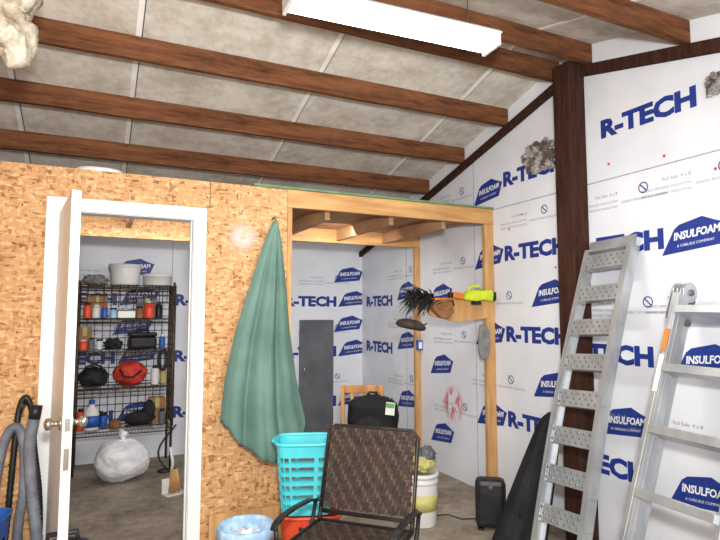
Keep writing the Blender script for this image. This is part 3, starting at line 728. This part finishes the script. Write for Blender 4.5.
# ---------------- wastebasket
q = pd(246, .3, 3.05)
t = thing('wastebasket', 'small pale blue wastebasket with plastic liner in front of the chipboard wall', 'wastebasket', (q.x, q.y, 0))
MB().lathe([(.105, 0), (.11, .004), (.14, .34), (.145, .35), (.135, .35), (.105, .02)], 32).build('body', m_pale, t)
MB().lathe([(.12, .14), (.13, .24), (.137, .345), (.145, .365), (.155, .35), (.153, .31), (.149, .29)], 48, fn=lambda a, z: 1 + .025 * math.sin(11 * a + z * 20)).build('liner', m_pale, t, solid=.002)
o = MB().blob((0, 0, 0), (.17, .17, .1), 9, .3, 3, 4, ridge=.25).build('crumpled_paper', m_bag, loc=(q.x, q.y, .28)); tag(o, 'crumpled white paper inside the small wastebasket', 'paper')
a = on_y(207, 500, YP - .03); b = on_y(282, 500, YP - .03)
o = MB().box((0, 0, .11), (b.x - a.x, .018, .22), (0, 0, 0)).build('board_offcut', m_wood, loc=((a.x + b.x) / 2 + .01, YP - .055, 0), bev=.002)
tag(o, 'short pale board offcut standing against the foot of the partition', 'board')

# ---------------- wicker patio chair
t = thing('wicker_chair', 'dark brown wicker patio armchair with bronze arms, in the foreground', 'chair', (1.11, 2.49, 0), R(-46))
hw = .25
bb_, bt_ = V((0, .235, .50)), V((0, .345, .895))
def weave(name, o, u, v, nu, nv, parent, tw=.005):
    U, Vv = u.length, v.length; un, vn = u / U, v / Vv; nn = un.cross(vn); g = MB()
    du, dv = U / nu, Vv / nv
    for i in range(nu):
        for j in range(nv):
            c = o + u * ((i + .5) / nu) + v * ((j + .5) / nv); hor = (i + j) % 2
            g.m(1 if (i * 7 + j * 3) % 4 == 0 else 0)
            if hor: g.hexa(c, un * du * .62, vn * dv * .40, nn * tw)
            else: g.hexa(c, un * du * .36, vn * dv * .70, nn * (tw * .5))
    g.build(name, [m_wick1, m_wick2], parent)
weave('woven_back', V((-hw + .015, bb_.y, bb_.z)), V((2 * hw - .03, 0, 0)), bt_ - bb_, 28, 17, t)
weave('woven_seat', V((-hw + .015, -.24, .445)), V((2 * hw - .03, 0, 0)), V((0, .44, -.01)), 28, 17, t)
g = MB(); back = [V((-hw, bb_.y, bb_.z - .02)), V((-hw, bt_.y, bt_.z - .03)), V((-hw + .03, bt_.y + .008, bt_.z)), V((hw - .03, bt_.y + .008, bt_.z)), V((hw, bt_.y, bt_.z - .03)), V((hw, bb_.y, bb_.z - .02)), V((-hw, bb_.y, bb_.z - .02))]
g.tube(back, .012, 10); g.build('back_frame', m_bronze, t)
g = MB(); g.tube([(-hw, .22, .435), (-hw, -.25, .445), (hw, -.25, .445), (hw, .22, .435), (-hw, .22, .435)], .012, 10); g.build('seat_frame', m_bronze, t)
for s in (-1, 1):
    x = s * (hw + .03)
    MB().tube([(s * hw, .21, .43), (s * hw, .24, .5)], .011, 8).build('back_post', m_bronze, t)
    g = MB()
    pts = [(x, .24, .525), (x, .16, .55), (x, .0, .562), (x, -.13, .562), (x, -.19, .55), (x, -.215, .525)]
    for i in range(5): g.bar(pts[i], pts[i + 1], .034, .014, (1, 0, 0))
    g.build('armrest', m_black, t, bev=.005)
    MB().tube([(x, -.19, .54), (x, -.18, .44), (x, .22, .0)], .011, 8).build('leg', m_bronze, t)
    MB().tube([(x, .235, .525), (x, .2, .44), (x, -.24, .0)], .011, 8).build('leg', m_bronze, t)
    MB().tube([(x, .05, .44), (s * hw, .05, .44)], .011, 8).build('pivot', m_bronze, t)
    MB().tube([(x, .24, .525), (s * hw, .25, .535)], .01, 8).build('arm_bracket', m_bronze, t)
MB().tube([(-hw - .03, .21, .02), (hw + .03, .21, .02)], .01, 8).build('cross_bar', m_bronze, t)

# ---------------- bucket by opening
q = on_z(421, 523, 0)
bucket('paint_bucket', 'white five gallon bucket with olive band beside the wicker chair', 'bucket', (q.x, q.y, 0), .125, .36, m_white, m_white, band=m_yel)
t = thing('shopping_bag', 'crumpled olive and grey bag lying on the white bucket', 'bag', (q.x, q.y, .368))
MB().blob((0, 0, .06), (.2, .2, .13), 12, .2, 2.5, 4, ridge=.2).build('body', m_yel, t); MB().blob((.03, -.03, .115), (.13, .11, .12), 13, .2, 3, 4, ridge=.2).build('contents', m_greyb, t)

# ---------------- heater
q = on_z(491, 528, 0)
t = thing('portable_heater', 'small black portable heater on the floor against the foam wall', 'heater', (q.x, q.y, 0), R(-35))
MB().bb(-.105, .105, -.07, .07, .015, .345).build('body', m_black, t, bev=.035)
g = MB()
for i in range(9): g.bb(-.07, .07, -.076, -.071, .08 + i * .02, .087 + i * .02)
g.build('grille', m_blackf, t)
MB().tube([(.0, -.071, .3), (0, -.083, .3)], .016, 16).build('dial', m_greyb, t)
for s in (-1, 1): MB().bb(s * .07 - .02, s * .07 + .02, -.06, .06, 0, .014).build('foot', m_black, t)
MB().tube([(.0, .07, .06), (.0, .12, .02), (-.08, .16, .007), (-.2, .12, .007), (-.3, .2, .007), (-.4, .16, .007)], .005, 6).build('power_cord', m_black, t)

# ---------------- black rolled bag
foot = V((2.50, 2.94, 0)); tp = on_x(552, 413, XR - .13)
NA, NR = 60, 30; vs = []
for i in range(NR):
    f = i / (NR - 1); c_ = (tp - foot) * f; hwid = (.125 * (1 - f) ** .7 + .055) * (1 - max(0, (f - .93) / .07) ** 2 * .5)
    for k in range(NA):
        a = 2 * math.pi * k / NA; rp = 1 + .22 * (abs(math.sin(2.5 * a + f)) - .5) + .06 * math.sin(9 * a - f * 4)
        vs.append(c_ + V((.8, -.45, 0)).normalized() * hwid * math.cos(a) * (.9 + .1 * rp) + V((.45, .8, .0)).normalized() * (.05 * (1 - f) + .04) * math.sin(a) * rp)
fs = [(i * NA + k, i * NA + (k + 1) % NA, (i + 1) * NA + (k + 1) % NA, (i + 1) * NA + k) for i in range(NR - 1) for k in range(NA)] + [tuple(range(NA)), tuple((NR - 1) * NA + k for k in range(NA))]
t = thing('chair_bag', 'long black rolled fabric bag leaning on the foam wall left of the ramp', 'bag', foot)
MB().mesh(vs, fs, True).build('body', m_blackg, t)
c_ = (tp - foot); MB().tube([c_ * .25 + V((-.1, -.05, 0)), c_ * .4 + V((-.13, -.07, 0)), c_ * .6 + V((-.12, -.07, 0)), c_ * .75 + V((-.07, -.04, 0))], .01, 6).build('strap', m_blackf, t)

# ---------------- hoses at left
def smooth(pts, m=14):
    P_ = [V(p_) for p_ in pts]; P_ = [P_[0] * 2 - P_[1]] + P_ + [P_[-1] * 2 - P_[-2]]; out = []
    for i in range(1, len(P_) - 2):
        for k in range(m):
            s = k / m; a, b, c, d = P_[i - 1:i + 3]
            out.append(.5 * ((2 * b) + (c - a) * s + (2 * a - 5 * b + 4 * c - d) * s * s + (3 * b - a - 3 * c + d) * s ** 3))
    out.append(P_[-2]); return out
hk = on_y(20, 405, YP - .02)
t = thing('vacuum_hose', 'grey and black corrugated hoses looped on a hook left of the door', 'hose', (hk.x, YP - .0125, 0))
MB().tube([(.03, 0, .99), (.03, -.21, .99), (.03, -.22, 1.02)], .008, 8).build('hook', m_wire, t)
path = smooth([(-.05, -.08, .03), (-.03, -.07, .35), (-.015, -.06, .7), (.0, -.05, .95), (.03, -.05, 1.03), (.065, -.05, .95), (.085, -.06, .75), (.12, -.07, .5), (.13, -.08, .25), (.1, -.09, .03)], 22)
MB().tube(path, [.015 + .003 * (i % 2) for i in range(len(path))], 10).build('narrow_hose', m_black, t)
path = smooth([(-.11, -.13, .03), (-.1, -.12, .3), (-.085, -.12, .6), (-.05, -.13, .82), (.0, -.13, .88), (.04, -.13, .78), (.05, -.13, .55), (.03, -.13, .3), (.06, -.14, .03)], 26)
MB().tube(path, [.022 + .005 * (i % 2) for i in range(len(path))], 12).build('hose', m_hose, t)
t = thing('corrugated_pipe', 'thick grey corrugated pipe standing upright against the chipboard wall by the door', 'pipe', (on_y(40, 450, YP - .06).x, YP - .27, 0))
path = smooth([(.03, 0, .003), (.02, -.01, .3), (-.02, .0, .6), (-.035, .0, .8), (-.02, 0, .94)], 24)
MB().tube(path, [.026 + .005 * (i % 2) for i in range(len(path))], 12).build('pipe', m_hose, t)
MB().tube([path[-1], path[-1] + V((.01, 0, .07))], .03, 14).build('cuff', m_black, t)
q = pd(62, .4, 2.62)
t = thing('shop_vacuum', 'black shop vacuum drum at the foot of the open door', 'vacuum', (q.x, q.y, 0))
MB().lathe([(.12, .05), (.14, .06), (.145, .34), (.001, .34)], 28).build('drum', m_greyb, t)
MB().lathe([(.15, .341), (.15, .37), (.12, .42), (.06, .44), (.001, .44)], 28).build('lid', m_black, t)
MB().tube([(-.07, 0, .41), (-.06, 0, .48), (.06, 0, .48), (.07, 0, .41)], .013, 8).build('handle', m_black, t)
for a in (.8, 2.4, 4.0, 5.5): MB().tube([(.1 * math.cos(a) - .012, .1 * math.sin(a), .025), (.1 * math.cos(a) + .012, .1 * math.sin(a), .025)], .025, 12).build('caster', m_black, t)
q = pd(-27, .5, 2.75)
t = thing('plastic_crate', 'blue plastic crate at the bottom left corner', 'crate', (q.x, q.y, 0), R(-10))
vs, fs = holed(.12, .1, .14, .12, .5, [(0, 0), (.1, 0), (.12, 1), (.2, 0), (.3, 0), (.32, 1), (.4, 0), (.5, 0)], 48, 4)
MB().mesh(vs, fs).build('body', m_bluep, t, solid=.005)
g = MB(); ring = rr_ring(.145, .125, 48); g.tube([V((x, y, .5)) for x, y in ring] + [V((ring[0][0], ring[0][1], .5))], .009, 8, False); g.build('rim', m_bluep, t)

# ---------------- tools on the opening's right post
YT = YP - .022
def onp(px, py, y=YT): return on_y(px, py, y)
q = onp(484, 308)
t = thing('bracket_board', 'angled wooden bracket board fixed to the opening post', 'bracket', q)
pl = [onp(489, 299), onp(440, 299), onp(422, 304), onp(430, 316), onp(455, 322), onp(489, 318)]
MB().prism([((p_ - q).x, (p_ - q).z) for p_ in pl], (0, -.02, 0), (1, 0, 0), (0, 0, 1), (0, .02, 0)).build('board', m_wood, t, bev=.003)
MB().tube([((onp(445, 308) - q).x, -.021, 0), ((onp(445, 308) - q).x, -.024, 0)], .012, 12).build('peg_hole', m_dkbrown, t)
q = onp(447, 308, YT - .0755)
t = thing('tool_pouch', 'brown leather tool pouch hanging on the wooden bracket', 'tool pouch', q)
MB().prism([(-.13, .02), (-.02, .05), (.05, .045), (.07, -.03), (.02, -.085), (-.05, -.075), (-.12, -.02)], (0, 0, 0), (1, 0, 0), (0, 0, 1), (0, .055, 0)).build('body', m_leather, t, bev=.006)
MB().prism([(-.1, .03), (.04, .05), (.05, .0), (-.03, -.025), (-.09, -.0)], (0, -.012, 0), (1, 0, 0), (0, 0, 1), (0, .011, 0)).build('flap', m_leather, t, bev=.003)
MB().tube([(-.13, .02, .03), (-.09, -.008, .055), (-.02, -.012, .075), (.05, -.008, .06), (.08, .02, .02)], .007, 6).build('strap', m_dkbrown, t)
q = onp(470, 296, YT - .08)
t = thing('cordless_trimmer', 'lime green and orange cordless garden trimmer lying across the bracket', 'garden tool', q)
MB().prism([(-.07, -.03), (-.05, .03), (.03, .05), (.13, .045), (.2, .06), (.225, .02), (.21, -.045), (.12, -.03), (.05, -.045)], (0, -.03, 0), (1, 0, 0), (0, 0, 1), (0, .06, 0)).build('body', m_lime, t, bev=.014)
MB().tube([(-.02, 0, .03), (.0, -.005, .075), (.08, -.005, .085), (.12, 0, .05)], .011, 8).build('grip', m_lime, t)
MB().box((-.125, 0, .0), (.1, .055, .05), (0, R(6), 0)).build('motor_housing', m_orange, t, bev=.01)
MB().box((-.19, 0, .005), (.03, .045, .04), (0, R(6), 0)).build('collar', m_black, t, bev=.005)
MB().box((.06, -.0, -.055), (.07, .05, .03)).build('battery', m_black, t, bev=.005)
MB().box((.235, 0, .0), (.02, .06, .07)).build('end_cap', m_black, t, bev=.006)
q = onp(436, 299, YT - .17)
t = thing('feather_duster', 'black feather duster pointing left from the bracket', 'feather duster', q)
MB().tube([(.16, 0, .0), (-.08, 0, 0)], .009, 8).build('handle', m_orange, t)
g = MB(); rnd = random.Random(3)
for k in range(280):
    a = rnd.uniform(0, 6.28); sp = rnd.uniform(.01, .13); s0 = rnd.uniform(-.2, .0); l_ = rnd.uniform(.08, .18)
    p0 = V((s0, 0, 0)); d_ = V((-l_ * .7, math.cos(a) * sp * .7, math.sin(a) * sp)); p2 = p0 + d_ + V((0, 0, -.02))
    g.tube([p0, p0 + d_ * .55 + V((0, 0, .008)), p2], [.0025, .006, .001], 4)
g.build('feathers', m_black, t)
q = onp(411, 325, YT - .07)
t = thing('flat_cap', 'dark brown flat cap hanging left of the wooden bracket', 'cap', q)
t.rotation_euler = (0, R(12), 0)
MB().lathe([(.001, .045), (.06, .04), (.105, .022), (.125, .0), (.12, -.02), (.1, -.028), (.001, -.028)], 32, sy=.75).build('crown', m_dkbrown, t)
MB().prism([(-.1, .01), (-.14, -.05), (-.11, -.09), (-.05, -.07), (-.0, -.05), (.04, .0)], (0, 0, -.022), (1, 0, 0), (0, 1, 0), (0, 0, -.008)).build('brim', m_dkbrown, t, bev=.003)
MB().tube([(.1, .02, .01), (.14, .04, .03), (.17, .055, .045)], .006, 6).build('hanging_cord', m_black, t)
q = onp(483, 342, YP - .0205)
o = MB().prism([(-.04, .14), (.015, .15), (.045, .1), (.055, -.02), (.04, -.11), (.01, -.145), (-.035, -.14), (-.055, -.08), (-.055, .03)], (0, -.03, 0), (1, 0, 0), (0, 0, 1), (0, .03, 0)).build('felt_mitt', m_felt, loc=q, bev=.01)
tag(o, 'grey felt mitt hanging on the opening post below the bracket', 'mitt')
q = on_x(425, 346, XR - .07)
t = thing('outlet_box', 'small blue electrical box on the inner stud', 'outlet box', (px1 - .03, YK - .002, q.z))
MB().bb(-.03, .03, -.04, 0, -.05, .05).build('box', m_bluep, t, bev=.004); MB().bb(-.02, .02, -.044, -.041, -.035, .035).build('faceplate', m_white, t, bev=.003)
q = on_y(100, 164, YP + .02)
o = MB().lathe([(.14, 0), (.15, .005), (.13, .03), (.05, .04), (.001, .04)], 24, sy=.6).build('plastic_lid', m_white, loc=(q.x, YP + .09, ZP + .001)); tag(o, 'white plastic lid lying on top of the chipboard partition', 'bowl')  # white plastic lid resting on the partition top

# ------------------------------------------------------------------ light
def area(name, loc, tgt, sx_, sy_, e, c=(1, 1, 1)):
    d = bpy.data.lights.new(name, 'AREA'); d.shape = 'RECTANGLE'; d.size = sx_; d.size_y = sy_; d.energy = e; d.color = c
    o = bpy.data.objects.new(name, d); C.objects.link(o); o.location = loc
    o.rotation_euler = (V(tgt) - V(loc)).to_track_quat('-Z', 'Y').to_euler(); return o
area('flash_light', (.05, -.1, 1.85), (1.5, 3.8, 2.1), .2, .15, 118, (1, .985, .96))
area('camera_side_fill', (-.6, -1.3, 1.5), (1.2, 3.4, 2.9), 2.4, 1.2, 82, (1, .99, .97))  # unseen fill added behind the camera to brighten walls and roof
area('lamp_light', (1.34, 2.4, 2.89), (1.3, 2.4, 0), 1.05, .1, 22, (1, 1, .97))
area('back_room_fill', (.4, 4.5, 2.2), (.4, 5.8, .9), 1.2, .4, 12, (1, .98, .95))  # added fill, no fixture here; brightens the space behind the door
area('closet_fill', (2.0, 4.5, 2.18), (2.0, 5.8, .9), .8, .4, 10, (1, .98, .95))  # added fill without a fixture, lifts the inside of the framed opening
W_ = bpy.data.worlds.new('world'); SC.world = W_; W_.use_nodes = True
W_.node_tree.nodes['Background'].inputs[0].default_value = (.97, .98, 1, 1); W_.node_tree.nodes['Background'].inputs[1].default_value = .9
